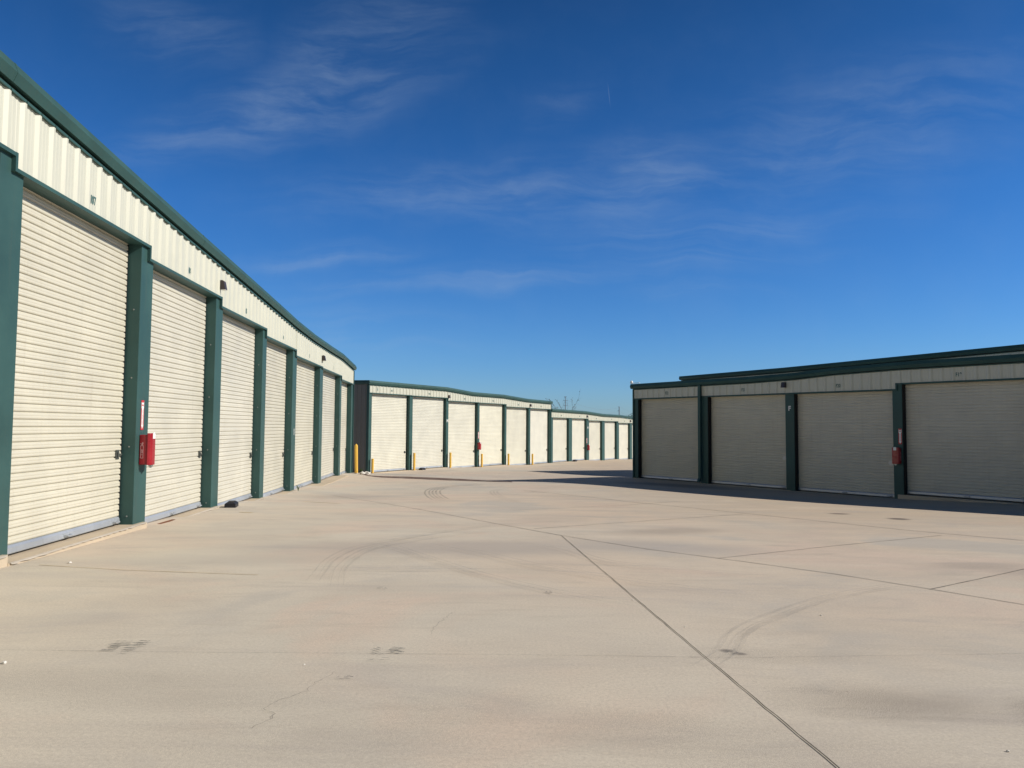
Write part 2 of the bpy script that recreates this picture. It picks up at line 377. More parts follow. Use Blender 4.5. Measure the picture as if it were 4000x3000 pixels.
def axis(lo, hi, c0, c1, step):
    a = list(np.arange(c0, c1 + 1e-6, step)); s = step
    x = c1
    while x < hi: s *= 1.35; x += s; a.append(x)
    s = step; x = c0
    while x > lo: s *= 1.35; x -= s; a.insert(0, x)
    return np.array(a)
ax = axis(-4000, 4000, -22, 26, .6); ay = axis(-3000, 6000, -6, 84, .6)
X, Y = np.meshgrid(ax, ay); Z = gz(X, Y)
me = bpy.data.meshes.new('pavement')
nx, ny = len(ax), len(ay)
me.from_pydata(np.stack([X.ravel(), Y.ravel(), Z.ravel()], 1).tolist(), [], [(j * nx + i, j * nx + i + 1, (j + 1) * nx + i + 1, (j + 1) * nx + i) for j in range(ny - 1) for i in range(nx - 1)])
for p in me.polygons: p.use_smooth = True
me.materials.append(M['pavement'])
o = bpy.data.objects.new('pavement', me); COL.objects.link(o); tag(o, kind='structure')

def dense(pts, step=.12):
    out = []
    for (a, b) in zip(pts, pts[1:]):
        a = Vector(a); b = Vector(b); n = max(1, int((b - a).length / step))
        out += [a.lerp(b, i / n) for i in range(n)]
    return out + [Vector(pts[-1])]
def smoothpath(pts, n=12):
    P = [Vector(p) for p in pts]; P = [P[0] * 2 - P[1]] + P + [P[-1] * 2 - P[-2]]; out = []
    for i in range(1, len(P) - 2):
        for k in range(n):
            t = k / n; a, b, c, d = P[i - 1], P[i], P[i + 1], P[i + 2]
            out.append(.5 * ((2 * b) + (c - a) * t + (2 * a - 5 * b + 4 * c - d) * t * t + (3 * b - a - 3 * c + d) * t ** 3))
    return out + [P[-2]]
def ribbon(mb, path, width, lift, side=0.0, jitter=0.0, w_end=None, taper=0):
    L, Rr = [], []
    for i, p in enumerate(path):
        a = path[max(i - 1, 0)]; b = path[min(i + 1, len(path) - 1)]; d = (b - a).normalized(); nrm = Vector((-d.y, d.x))
        w = width if w_end is None else width + (w_end - width) * i / (len(path) - 1)
        off = side + random.uniform(-jitter, jitter); ww = w * (1 + (random.uniform(-.25, .25) if jitter else 0))
        if taper: tt = i / (len(path) - 1); ww *= min(1, tt * taper + .05, (1 - tt) * taper + .05)
        l = p + nrm * (off + ww / 2); r = p + nrm * (off - ww / 2)
        L.append((l.x, l.y, float(gz(l.x, l.y)) + lift)); Rr.append((r.x, r.y, float(gz(r.x, r.y)) + lift))
    mb.strip([L, Rr])

j = MB()
JOINTS = [([(-4.86, 21.06), (-2.05, 16.46), (-.23, 13.42), (.76, 11.83), (1.83, 10.37), (2.78, 9.39), (3.55, 8.55), (4.16, 7.71), (4.62, 7.01), (6.2, 4.7)], .012, .004),
          ([(.77, 11.8), (1.17, 6.31), (1.32, 4.37), (1.41, 3.38), (1.6, .6)], .0068, .005),
          ([(.38, 23.84), (1.36, 22.38), (2.48, 20.53), (2.88, 19.66), (4.32, 17.39), (5.01, 16.27), (5.99, 14.56), (6.81, 13.14), (7.86, 11.87), (9, 10)], .018, .0045),
          ([(.38, 12.72), (2.06, 14.02), (4.84, 16.14)], .013, .0055), ([(.02, 16.35), (2.68, 18.29), (4.36, 19.95)], .013, .0055),
          ([(2.56, 9.6), (4.6, 11.0), (6.94, 12.48)], .010, .006), ([(4.15, 7.69), (6.0, 9.08), (8, 10.6)], .008, .0055)]
for p, w, l in JOINTS: ribbon(j, dense(p), w, l, 0, .0035)
tag(j.build('pavement_joints', M['seam'], local=False), kind='structure')
c = MB()
ribbon(c, dense([(-5.2, 5.0), (-3.27, 5.02), (-1.79, 5.01), (-.3, 5.02), (1.43, 5.06), (3.5, 5.32), (5, 5.5)]), .006, .004, 0, .003)
for p in ([(-.46, 6.3), (-.52, 6.0), (-.56, 5.75), (-.57, 5.5)], [(-1.02, 4.62), (-1.09, 4.4), (-1.1, 4.25), (-1.2, 4.1), (-1.24, 3.97), (-1.16, 3.9), (-1.17, 3.8), (-1.22, 3.7)]):
    ribbon(c, dense(p, .03), .0045, .005, 0, .012)
tag(c.build('pavement_cracks', M['crack'], local=False), kind='structure')
y = MB()
ribbon(y, dense([(-5.18, 8.54), (-4.06, 8.24), (-2.6, 8.0)], .1), .014, .004, 0, .004); ribbon(y, dense([(-5.2, 14.83), (-4.94, 14.79)]), .09, .004); ribbon(y, dense([(-4.9, 18.26), (-3.93, 17.72)]), .06, .004, 0, .008)
tag(y.build('pavement_markings', M['faded'], local=False), kind='structure')
tm = MB(); td = MB()
T1 = [(-1.2, 27.4), (-1.43, 26.97), (-2.19, 25.75), (-2.51, 24.89), (-2.58, 23.72), (-2.48, 22.36), (-2.26, 20.91), (-2.03, 19.77), (-1.79, 18.89)]
for i, s in enumerate((-.02, .10, .20, .30, .42)): ribbon(td, smoothpath(T1), .05, .005 + .0008 * i, s, 0, None, 5)
T2 = [(1.2, 26.3), (.71, 26.05), (.11, 25.53), (-.34, 24.52), (-.6, 23.48), (-.6, 22.51), (-.43, 20.96), (-.08, 19.3), (.38, 18.06), (1.4, 16.4)]
for i, s in enumerate((0, .1, .2)): ribbon(tm, smoothpath(T2), .05, .009 + .0008 * i, s, 0, None, 2)
MARKS = [[(-1.88, 7.6), (-1.95, 8.22), (-2.04, 9.04), (-1.97, 10.03), (-1.57, 10.94), (-.94, 12.1), (-.03, 13.32), (1.19, 14.14), (2.4, 14.6)],
         [(-1.57, 7.28), (-1.79, 8.58), (-1.75, 9.93), (-1.28, 10.89), (-.53, 11.91), (.5, 12.8)], [(-2.38, 10.38), (-1.81, 10.44), (-1.09, 9.31), (-.36, 8.07), (.48, 7.03), (1.4, 6.3)],
         [(1.2, 4.7), (1.49, 5.13), (1.75, 5.7), (2.16, 6.23), (2.89, 7.0), (3.82, 7.7), (4.61, 7.98)], [(.02, 10.88), (.62, 10.14), (1.06, 9.08), (1.71, 8.58), (3.0, 8.1)],
         [(-1.2, 10.6), (-.4, 9.6), (.3, 8.6), (1.6, 7.4), (3, 6.7)], [(-2.4, 8.4), (-1.2, 8.3), (.2, 8.35)]]
for i, p in enumerate(MARKS):
    for k, s in enumerate((0, .05, .12)): ribbon(tm, smoothpath(p), (.07, .02, .04)[k], .012 + .004 * i + .0008 * k, s, .004, None, 2.0)
tag(tm.build('tyre_marks', M['rubber'], local=False), kind='structure'); tag(td.build('dark_tyre_marks', M['rubber2'], local=False), kind='structure')
tp = MB()
for (x, y0, w, h, ang, n) in [(-2.52, 5.12, .26, .30, 0, 9), (-.80, 5.08, .26, .13, -22, 9), (-.82, 4.86, .16, .05, 0, 5), (-.95, 4.5, .10, .05, 0, 3),
                              (1.47, 5.2, .1, .1, 25, 5), (-1.2, 7.3, .12, .16, 0, 4), (.35, 7.2, .07, .12, 10, 3)]:
    for i in range(n):
        for k in range(2):
            cx0 = (k - .5) * w * .5 + random.uniform(-.02, .02) * w; cy0 = (i / n - .5) * h + random.uniform(-.01, .01)
            ww = w * random.uniform(.05, .29); hh = h / n * random.uniform(.12, .5); a = rad(ang + random.uniform(-14, 14) + (k * 22 - 11))
            if random.random() < .22: continue
            q = []
            for (dx, dy) in ((-ww, -hh * .6), (ww * .9, -hh), (ww, hh * .5), (-ww * .8, hh)):
                X1 = x + cx0 + dx * math.cos(a) - dy * math.sin(a); Y1 = y0 + cy0 + dx * math.sin(a) + dy * math.cos(a)
                q.append((X1, Y1, float(gz(X1, Y1)) + .008 + .0003 * i + .004 * k))
            tp.poly(q)
tag(tp.build('tread_prints', M['grime'], local=False), kind='structure')
dm = MB()
near = [(-6.48, 33.58), (-5.96, 32.32), (-5.23, 31.1), (-4.1, 30.59), (-2.56, 29.95), (-1.3, 29.4), (.03, 28.93)]
far = [(-6.5, 34.0), (-6.05, 33.2), (-5.5, 33.1), (-4.5, 33.7), (-3.0, 34.0), (-1.5, 33.6), (.03, 31.8)]
a = smoothpath(near, 6); b = smoothpath(far, 6)
dm.strip([[(p.x + (q.x - p.x) * t, p.y + (q.y - p.y) * t, float(gz(p.x + (q.x - p.x) * t, p.y + (q.y - p.y) * t)) + .006) for p, q in zip(a, b)] for t in (0, .2, .4, .6, .8, 1)])
tag(dm.build('dirt_wash', M['dirtmark'], local=False), kind='structure')

# ------------------------------------------------------------------ buildings
RIB = .3048
def ribbed(mb, u0, u1, zb, zt, v=.012, phase=0.0, axis_u=True):
    """vertical PBR sheeting between u0 and u1; zb and zt give bottom and top at u"""
    prof = [(-.060, 0), (-.018, .032), (.018, .032), (.060, 0), (.095, 0), (.107, .004), (.125, .004), (.137, 0), (.168, 0), (.180, .004), (.198, .004), (.210, 0)]
    us = []
    k0 = math.floor((u0 - phase) / RIB) - 1; k1 = math.ceil((u1 - phase) / RIB) + 1
    for k in range(k0, k1 + 1):
        for (du, dv) in prof: us.append((phase + k * RIB + du, dv))
    pts = [(u, dv) for (u, dv) in us if u0 < u < u1]
    pts = [(u0, 0)] + pts + [(u1, 0)]
    lo = [(u, v + dv, zb(u)) for u, dv in pts]; hi = [(u, v + dv, zt(u)) for u, dv in pts]
    mb.strip([lo, hi])

def curtain(u0, u1, z0, z1, v):
    mb = MB(); p = .0889; rows = []
    prof = [(.000, .000), (.010, .000), (.013, .0155), (.024, .0205), (.036, .0205), (.043, .0175), (.049, .0172), (.055, .0195), (.068, .0190), (.081, .0135), (.086, .004)]
    k = 0; z = z0
    while z < z1:
        extra = .006 if k % 6 == 5 else 0
        for (dz, dv) in prof:
            if z + dz < z1: rows.append([(u0, v + dv, z + dz), (u1, v + dv, z + dz)])
        z += p + extra; k += 1
    rows.append([(u0, v, z1), (u1, v, z1)])
    mb.strip(rows)
    return mb

def roller_door(root, u0, u1, floor, head, mat, lmat):
    d = curtain(u0 - .02, u1 - .045, floor + .125, head + .02, -.21).build('roller_door', mat, root)
    b = MB(); zb = floor + .028
    b.prism([[(u, -.225, zb), (u, -.175, zb), (u, -.170, zb + .012), (u, -.176, zb + .07), (u, -.192, zb + .098), (u, -.225, zb + .10)] for u in (u0 - .02, u1 - .05)])
    b.build('bottom_bar', M['galv'], d)
    l = MB(); uc = u1 - .17; zl = floor + 1.06
    l.box(uc - .055, uc + .055, -.195, -.186, zl - .07, zl + .07); l.box(uc - .03, uc + .02, -.186, -.165, zl - .03, zl + .035)
    l.box(uc + .0, uc + .125, -.186, -.172, zl - .012, zl + .012); l.box(uc - .075, uc - .055, -.19, -.17, zl - .035, zl + .035)
    l.box(uc - .05, uc + .05, -.186, -.180, zl + .05, zl + .064); l.box(uc - .05, uc + .05, -.186, -.180, zl - .064, zl - .05)
    l.build('latch', lmat, d)
    for uh in ((u0 + u1) / 2, u1 - .22):
        h = MB(); h.tube([(uh - .06, -.170, zb + .045), (uh - .06, -.125, zb + .035), (uh + .06, -.125, zb + .035), (uh + .06, -.170, zb + .045)], .011, 6)
        h.box(uh - .085, uh + .085, -.175, -.168, zb + .03, zb + .065)
        h.build('handle', M['galv'], d)
    g = MB(); g.box(u1 - .043, u1 - .002, -.30, -.2, floor, head); g.build('guide_jamb_strip', M['black'], d)
    g = MB(); g.box(u0 + .001, u0 + .014, -.30, -.012, floor, head - .05); g.build('guide_jamb_strip', M['black'], d)  # thin black sheet laid over the column's jamb face
    return d

def building(name, label, P, ang, cols, floors, heads, eave, depth, numbers, pad_v, gut, ends, step_pad=None, plain=(), right_extra=.12, left_extra=.12, top_h=None, bolts=True, cat='storage building'):
    root = empty(name, (P[0], P[1], 0), math.atan2(math.cos(ang), math.sin(ang)), label, cat)
    n = len(cols) - 1
    steps = [cols[0][0]] + [(c[0] + c[1]) / 2 for c in cols[1:-1]] + [cols[-1][1]]
    uL, uR = cols[0][0], cols[-1][1]
    zt = lambda u: lerp(eave, u)
    # sheeting above the doors
    wp = MB()
    for k in range(n):
        ribbed(wp, steps[k], steps[k + 1], lambda u, k=k: heads[k] - .012, lambda u: zt(u) - .004, .012, steps[1] + .13)
    wp.build('wall_panel', M['panel'], root)
    # foundation: one stepped slab
    sl = MB()
    for k in range(n):
        a = steps[k] if k == 0 else (cols[k][1] - .1 if step_pad == 'late' else steps[k])
        b = steps[k + 1] if k == n - 1 else (cols[k + 1][1] - .1 if step_pad == 'late' else steps[k + 1])
        pv = pad_v[k] if isinstance(pad_v, (list, tuple)) else pad_v
        sl.box(a + .001 * (k % 2), b, -.6 - .003 * k, pv, floors[k] - .9, floors[k])
    sl.build('foundation_slab', M['pad'], root)
    # columns
    for i, (a, b) in enumerate(cols):
        fl = [floors[k] for k in (i - 1, i) if 0 <= k < n]; hd = [heads[k] for k in (i - 1, i) if 0 <= k < n]
        m = MB(); m.box(a, b, -.22, 0, min(fl) - .03, max(hd) - .003)
        o = m.build('column', M['green'], root, bevel=.006)
        if bolts and 0 < i < n:
            z = min(fl) + .25
            while z < max(hd) - .2:
                q = MB(); q.tube([(a - .008, -.09, z), (a + .002, -.09, z)], .011, 8); q.build('bolt', M['steel'], o); z += 1.05
    # doors, header trim, numbers
    for k in range(n):
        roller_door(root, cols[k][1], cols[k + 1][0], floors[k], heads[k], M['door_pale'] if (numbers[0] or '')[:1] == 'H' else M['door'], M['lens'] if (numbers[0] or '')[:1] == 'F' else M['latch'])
        t = MB(); t.box(steps[k] - (.02 if k else 0), steps[k + 1] - (.022 if k < n - 1 else 0), -.205 - .002 * (k % 2), .047, heads[k] - .045, heads[k] - .001)
        if k and abs(heads[k] - heads[k - 1]) > .02:
            lo, hi = min(heads[k], heads[k - 1]), max(heads[k], heads[k - 1])
            t.box(steps[k] - .024, steps[k] + .02, -.05, .049, lo - .046, hi + .002)
        t.build('header_trim', M['green'], root)
        if numbers[k]:
            ph = steps[1] + .13 + .1524; mid = (steps[k] + steps[k + 1]) / 2; uc = ph + RIB * round((mid - ph) / RIB)
            text('unit_number', numbers[k], .155, M['ink'], root, uc, .0175, heads[k] + .165, .001, .0045, 1.08, sx=.68)
    # eave trim with screw heads
    kn = sorted({uL, uR} | {e[0] for e in eave if uL < e[0] < uR})
    et = MB()
    et.prism([[(u, .002, zt(u) - .028), (u, .051, zt(u) - .03), (u, .053, zt(u)), (u, .002, zt(u) + .002)] for u in kn])
    u = steps[1] + .13 - RIB * int((steps[1] - uL) / RIB)
    while u < uR - .05:
        z = zt(u) - .015; et.box(u - .008, u + .008, .05, .061, z - .008, z + .008); u += RIB
    et.build('eave_trim', M['green'], root)
    # gutter along the eave
    g0, g1 = uL - left_extra, uR + right_extra
    kn2 = sorted({g0, g1} | {e[0] for e in eave if g0 < e[0] < g1})
    gb, gt = gut
    sec = lambda u: [(u, .004, zt(u) + gb + .012), (u, .088, zt(u) + gb), (u, .136, zt(u) + (gb + gt) * .5), (u, .095, zt(u) + gt), (u, .06, zt(u) + gt + .003), (u, .004, zt(u) + gt - .02)]
    gm = MB()
    # lengths of gutter with lapped seams
    cuts = [g0]
    u = g0 + 2.6
    while u < g1 - 1: cuts.append(u); u += 6.1
    cuts.append(g1)
    for i in range(len(cuts) - 1):
        a, b = cuts[i], cuts[i + 1]; ks = sorted({a, b} | {x for x in kn2 if a < x < b})
        gm.prism([sec(x) for x in ks])
        if i:   # lap joint, a few millimetres proud
            gm.prism([[(x, p[1] + .003 * (1 if p[1] > .03 else -1), p[2] + (.003 if j2 in (3, 4) else -.002)) for j2, p in enumerate(sec(x))] for x in (a - .03, a + .012)])
    gm.build('gutter', M['green'], root, bevel=0)
    # roof, back wall, ends
    top = lambda u: zt(u) + gt - .03
    rise = .02 * depth
    rf = MB(); us = kn2
    rf.strip([[(u, .02, top(u) + .004) for u in us], [(u, -depth, top(u) + rise) for u in us]])
    rf.build('roof', M['roof'], root)
    bw = MB(); zf = min(floors) - .5
    bw.strip([[(u, -depth, zf) for u in kn], [(u, -depth, top(u) + rise) for u in kn]])
    bw.strip([[(u, -.9, zf) for u in kn], [(u, -.9, zt(u)) for u in kn]])
    bw.build('inner_wall', M['black'], root)
    bk = MB(); bk.strip([[(u, -depth - .02, zf) for u in kn], [(u, -depth - .02, top(u) + rise - .01) for u in kn]]); bk.build('back_wall', M['panel'], root)
    for side in ends:
        uu = uL if side == 'L' else uR; sg = -1 if side == 'L' else 1
        tmp = MB(); ribbed(tmp, -depth, -.10, lambda w: zf, lambda w: top(uu) + rise * (-w / depth) - .03, .012, -.25)
        ew = MB(); ew.v = [(uu + sg * q[1], q[0], q[2]) for q in tmp.v]; ew.f = tmp.f
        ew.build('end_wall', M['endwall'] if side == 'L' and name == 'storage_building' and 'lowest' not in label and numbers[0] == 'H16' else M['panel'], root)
        ct = MB(); ct.box(min(uu, uu + sg * .05), max(uu, uu + sg * .05), -.12, .052, min(floors) - .05, zt(uu) + .0)
        ct.build('corner_trim', M['green'], root)
        rk = MB(); rk.prism([[(uu - sg * .02, w, top(uu) + rise * (-w / depth) + dz0), (uu + sg * .09, w, top(uu) + rise * (-w / depth) + dz0), (uu + sg * .11, w, top(uu) + rise * (-w / depth) + dz0 + .11), (uu + sg * .08, w, top(uu) + rise * (-w / depth) + dz0 + .235), (uu - sg * .02, w, top(uu) + rise * (-w / depth) + dz0 + .235)] for w, dz0 in ((.0, -.2), (-depth, -.2))])
        rk.build('rake_trim', M['green'], root)
    return root

def place(P, ang):
    d = Vector((math.sin(ang), math.cos(ang))); nrm = Vector((d.y, -d.x)); rz = math.atan2(d.y, d.x)
    def f(u, v, z): q = Vector(P) + d * u + nrm * v; return (q.x, q.y, z)
    return f, rz

PI_, AI = (-4.97, 0), -.0644
colsI = [(-6.55, -6.1), (-2.88, -2.44), (.78, 1.22), (4.43, 4.87), (8.09, 8.533), (11.75, 12.2), (15.378, 15.81), (19.04, 19.42), (22.463, 22.997), (26.778, 27.355), (31.163, 31.586), (34.438, 34.893)]
eaveI = [(-7, 4.36), (0, 4.10), (8, 3.645), (10.7, 3.487), (13.7, 3.315), (17.7, 3.112), (21.2, 2.925), (22.6, 2.845), (25.3, 2.752), (28.6, 2.707), (31.35, 2.685), (34.9, 2.50)]
headI = [3.55, 3.40, 3.25, 2.975, 2.81, 2.61, 2.43, 2.25, 2.08, 2.045, 1.905]
floorI = [-1.18, -1.24, -1.32, -1.42, -1.515, -1.64, -1.795, -1.905, -2.005, -2.012, -2.112]
bI = building('storage_building', 'tall sunlit cream storage building with green trim along the left side of the yard', PI_, AI, colsI, floorI, headI, eaveI, 9.1,
              ['I11', 'I10', 'I09', 'I08', 'I07', 'I06', 'I05', 'I04', 'I03', 'I02', 'I01'], [.06, .06, .06, .06, .07, .06, .06, .10, .34, .36, .36], (.04, .25), 'R', 'late', right_extra=.16)
PH, AH = (0, 56), .5127
colsH = [(-15.97, -15.72), (-12.281, -11.978), (-8.45, -8.198), (-4.689, -4.449), (-1.017, -.761), (2.627, 2.894), (6.289, 6.31)]
bH = building('storage_building', 'sunlit cream storage building in the middle distance with six doors behind yellow bollards', PH, AH, colsH[:-1] + [(6.2, 6.36)], [-2.575, -2.575, -2.705, -2.705, -2.85, -2.85], [1.84, 1.825, 1.655, 1.64, 1.475, 1.45],
              [(-16.2, 2.262), (-8.5, 2.245), (-5.4, 2.07), (-1.3, 2.055), (2.3, 1.89), (6.4, 1.85)], 9.1, ['H16', 'H15', 'H14', 'H13', 'H12', 'H11'], .10, (.02, .245), 'LR', bolts=False)
colsL = [(6.37, 6.775), (9.799, 10.428), (13.437, 14.0), (16.99, 17.6), (20.578, 21.178), (24.145, 24.734), (27.75, 28.3), (31.3, 31.9)]
bL = building('storage_building', 'lower far storage building stepping down beyond the bollards, partly behind the shaded building', PH, AH, colsL, [-2.845, -2.86, -3.01, -3.02, -3.15, -3.155, -3.3], [.80, .79, .64, .625, .48, .475, .33],
              [(6.3, 1.245), (13.27, 1.18), (17.06, 1.015), (21.25, .99), (24.95, .86), (32, .83)], 9.1, ['H10', 'H09', 'H08', 'H07', 'H06', 'H05', 'H04'], .10, (.02, .25), 'L', bolts=False, left_extra=-.05)
PF, AF = (11.5, 23.2), 2.5126
colsF = [(-10.88, -10.66), (-7.38, -7.03), (-3.70, -3.36), (-.002, .29), (3.66, 3.98), (7.32, 7.64), (10.98, 11.3), (14.64, 14.96)]
bF = building('storage_building', 'shaded cream storage building on the right with dark green columns', PF, AF, colsF, [-2.062, -2.065, -2.075, -1.93, -1.92, -1.78, -1.78], [1.222, 1.222, 1.225, 1.40, 1.40, 1.55, 1.55],
              [(-10.9, 1.60), (-5.1, 1.63), (-3.3, 1.67), (-1.9, 1.755), (.16, 1.805), (7.3, 1.82), (10, 1.97), (15, 1.98)], 8.6, ['F22', 'F21', 'F20', 'F19', 'F18', 'F17', 'F16'], .08, (.02, .22), 'L', bolts=False)
ds = MB(); ds.prism([[(-7.395, v0, z), (-7.285, v0, z), (-7.285, v0 + .085, z), (-7.395, v0 + .085, z)] for v0, z in ((.05, 1.64), (.05, -1.86), (.12, -1.98), (.13, -2.02))])
ds.build('downspout', M['green'], bF)
f2, rzF = place(PF, AF); q = f2(0, -10.5, 0)
c2 = [(-17.55, -17.3)] + [(-13.9 + 3.66 * i, -13.55 + 3.66 * i) for i in range(9)]
bF2 = building('storage_building', 'taller storage building behind the shaded one, only its roof edge showing', (q[0], q[1]), AF, c2, [-2.4, -2.4, -2.4, -2.4, -2.3, -2.3, -2.2, -2.2, -2.1], [2.2, 2.2, 2.2, 2.28, 2.28, 2.4, 2.4, 2.5, 2.5],
               [(-17.6, 2.70), (-11, 2.80), (-8.4, 2.87), (0, 3.10), (16, 3.4)], 9.1, [None] * 9, .08, (.03, .245), 'L', bolts=False)

# ------------------------------------------------------------------ things on the walls
fI, rzI = place(PI_, AI); fH, rzH = place(PH, AH); fF, rzF = place(PF, AF)

def wall_lamp(loc, rz, label):
    r = empty('wall_lamp', loc, rz, label, 'lamp', 'wall lamps over the doors')
    m = MB(); w = .072
    side = [(0, .10), (.042, .10), (.068, .082), (.104, -.088), (0, -.088)]
    m.prism([[(u, v, z) for v, z in side] for u in (-w, w)]); m.build('housing', M['bronze'], r, bevel=.006)
    l = MB(); l.box(-w * .85, w * .85, .02, .097, -.095, -.0885); l.build('lens', M['lens'], r)
    b = MB(); b.box(-.06, .06, -.03, .0, -.08, .09); b.build('back_plate', M['bronze'], r)
    return r
lp = wall_lamp(fI(15.5, .048, 2.83), rzI, 'brown wall lamp on the tall left building, the nearer of its two')
for loc, rz, lab in [(fI(27.0, .048, 2.37), rzI, 'brown wall lamp on the tall left building, farther from the camera'),
                     (fH(-8.25, .048, 1.90), rzH, 'brown wall lamp above the column with the white letter H'),
                     (fH(2.80, .048, 1.65), rzH, 'brown wall lamp near the far end of the bollard row building'),
                     (fH(13.42, .048, .97), rzH, 'wall lamp above the far red extinguisher box'),
                     (fH(24.13, .048, .67), rzH, 'farthest small wall lamp beside the edge of the shaded building'),
                     (fF(-3.70, .048, 1.49), rzF, 'black wall lamp in shade between F21 and F20')]: copy_thing(lp, loc, rz, lab)

def letter(body, loc, rz, label, size=.22):
    r = empty('letter_sign', loc, rz, label, 'sign')
    text('letter', body, size, M['white'], r, 0, .003, 0, .002, .006)
    return r
letter('I', fI(22.78, .004, -.2), rzI, 'white letter I on a green column of the tall left building', .26)
letter('F', fF(-3.53, .004, .69), rzF, 'grey white letter F on the shaded green column', .22)
letter('H', fH(-8.32, .004, .36), rzH, 'white letter H on the green column by the third bollard', .26)
letter('H', fH(13.72, .004, -.01), rzH, 'small white letter H on the far column above a red box', .26)
text('building_letter', 'H', .30, M['ink'], bH, -15.32, .0165, 2.03, .001, .006)

def fire_sign(loc, rz, label):
    r = empty('fire_sign', loc, rz, label, 'sign', 'fire extinguisher arrow signs')
    p = MB(); p.box(-.05, .05, 0, .003, -.23, .23); p.build('plate', M['redsign'], r)
    a = MB(); v = .0045
    a.poly([(-.042, v, .205), (0, v, .185), (.042, v, .205), (.042, v, .115), (.029, v, .095), (.029, v, -.15), (.044, v, -.15), (0, v, -.215), (-.044, v, -.15), (-.029, v, -.15), (-.029, v, .095), (-.042, v, .115)])
    a.build('arrow', M['white'], r)
    text('lettering', 'FIRE', .034, M['redsign'], r, 0, .0055, .150, .0004, .0012)
    text('lettering', '\n'.join('EXTINGUISHER'), .021, M['redsign'], r, 0, .0055, -.04, .0004, .0008, 1.0, .95)
    return r
s0 = fire_sign(fI(11.96, .002, .145), rzI, 'red and white extinguisher arrow sign on the near green column in sunlight')
for loc, rz, lab in [(fF(.215, .002, -.20), rzF, 'extinguisher arrow sign on the shaded column left of unit F19'), (fH(-4.57, .002, -.575), rzH, 'extinguisher arrow sign on the sunlit column in the bollard row'), (fH(13.5, .002, -1.15), rzH, 'farthest extinguisher arrow sign on the low building')]: copy_thing(s0, loc, rz, lab)

def cabinet(loc, rz, label):
    """red extinguisher box: base against the column, domed cover, white label, latch, drawn extinguisher on both sides"""
    r = empty('extinguisher_box', loc, rz, label, 'extinguisher box', 'red extinguisher boxes')
    m = MB(); m.box(-.105, .105, .0, .118, -.235, .225); m.build('body', M['red'], r, bevel=.012)
    c = MB(); sect = lambda z, k: [(-.112 * k, .119, z), (-.112 * k, .135, z), (-.095 * k, .165, z), (-.05 * k, .180, z), (.05 * k, .180, z), (.095 * k, .165, z), (.112 * k, .135, z), (.112 * k, .119, z)]
    c.prism([sect(-.24, .96), sect(-.225, 1), sect(.235, 1), sect(.25, .94)]); c.build('cover', M['redcap'], r, bevel=.005)
    l = MB(); l.prism([[(-.045, v, .165), (.045, v, .165), (.045, v, .235), (.025, v, .262), (-.025, v, .262), (-.045, v, .235)] for v in (.172, .1835)]); l.build('label_plate', M['white'], r)
    k = MB(); k.box(-.035, .035, .12, .165, -.262, -.241); k.box(-.016, .016, .13, .155, -.285, -.262); k.build('latch', M['steel'], r)
    for sg in (-1, 1):
        g = MB(); u0, u1 = sorted((sg * .1055, sg * .1075))
        for (a, b, z0, z1) in [(.022, .028, -.13, .06), (.060, .066, -.13, .06), (.022, .066, .055, .063), (.022, .066, -.135, -.128), (.034, .054, .066, .078), (.018, .050, .085, .093), (.045, .062, .075, .110),
                               (.034, .056, -.01, -.003), (.034, .040, -.05, 0), (.050, .056, -.05, 0), (.034, .056, -.055, -.048), (.022, .066, -.085, -.078)]:
            g.box(u0, u1, a, b, z0, z1)
        g.build('pictogram', M['pink'], r)
    return r
e0 = cabinet(fI(11.985, .002, -.385), rzI, 'red extinguisher box on the near green column in sunlight')
for loc, rz, lab in [(fF(.135, .002, -.78), rzF, 'red extinguisher box on the shaded column left of unit F19'), (fH(-4.57, .002, -1.29), rzH, 'red extinguisher box on the sunlit column in the bollard row'), (fH(13.66, .002, -1.74), rzH, 'farthest red extinguisher box on the low building')]: copy_thing(e0, loc, rz, lab)

cr = empty('security_camera', fF(-10.93, .10, 1.86), rzF, 'white dome camera on the roof corner of the shaded building', 'camera')
m = MB(); m.tube([(0, 0, -.02), (0, 0, .02), (0, .0, .06), (0, 0, .09), (0, 0, .105)], [.05, .062, .058, .04, .01], 12); m.build('dome', M['white'], cr, smooth=True)
m = MB(); m.box(-.02, .42, -.06, -.03, -.01, .012); m.tube([(.0, -.045, 0), (0, 0, -.01)], .02, 8); m.build('mount', M['white'], cr)

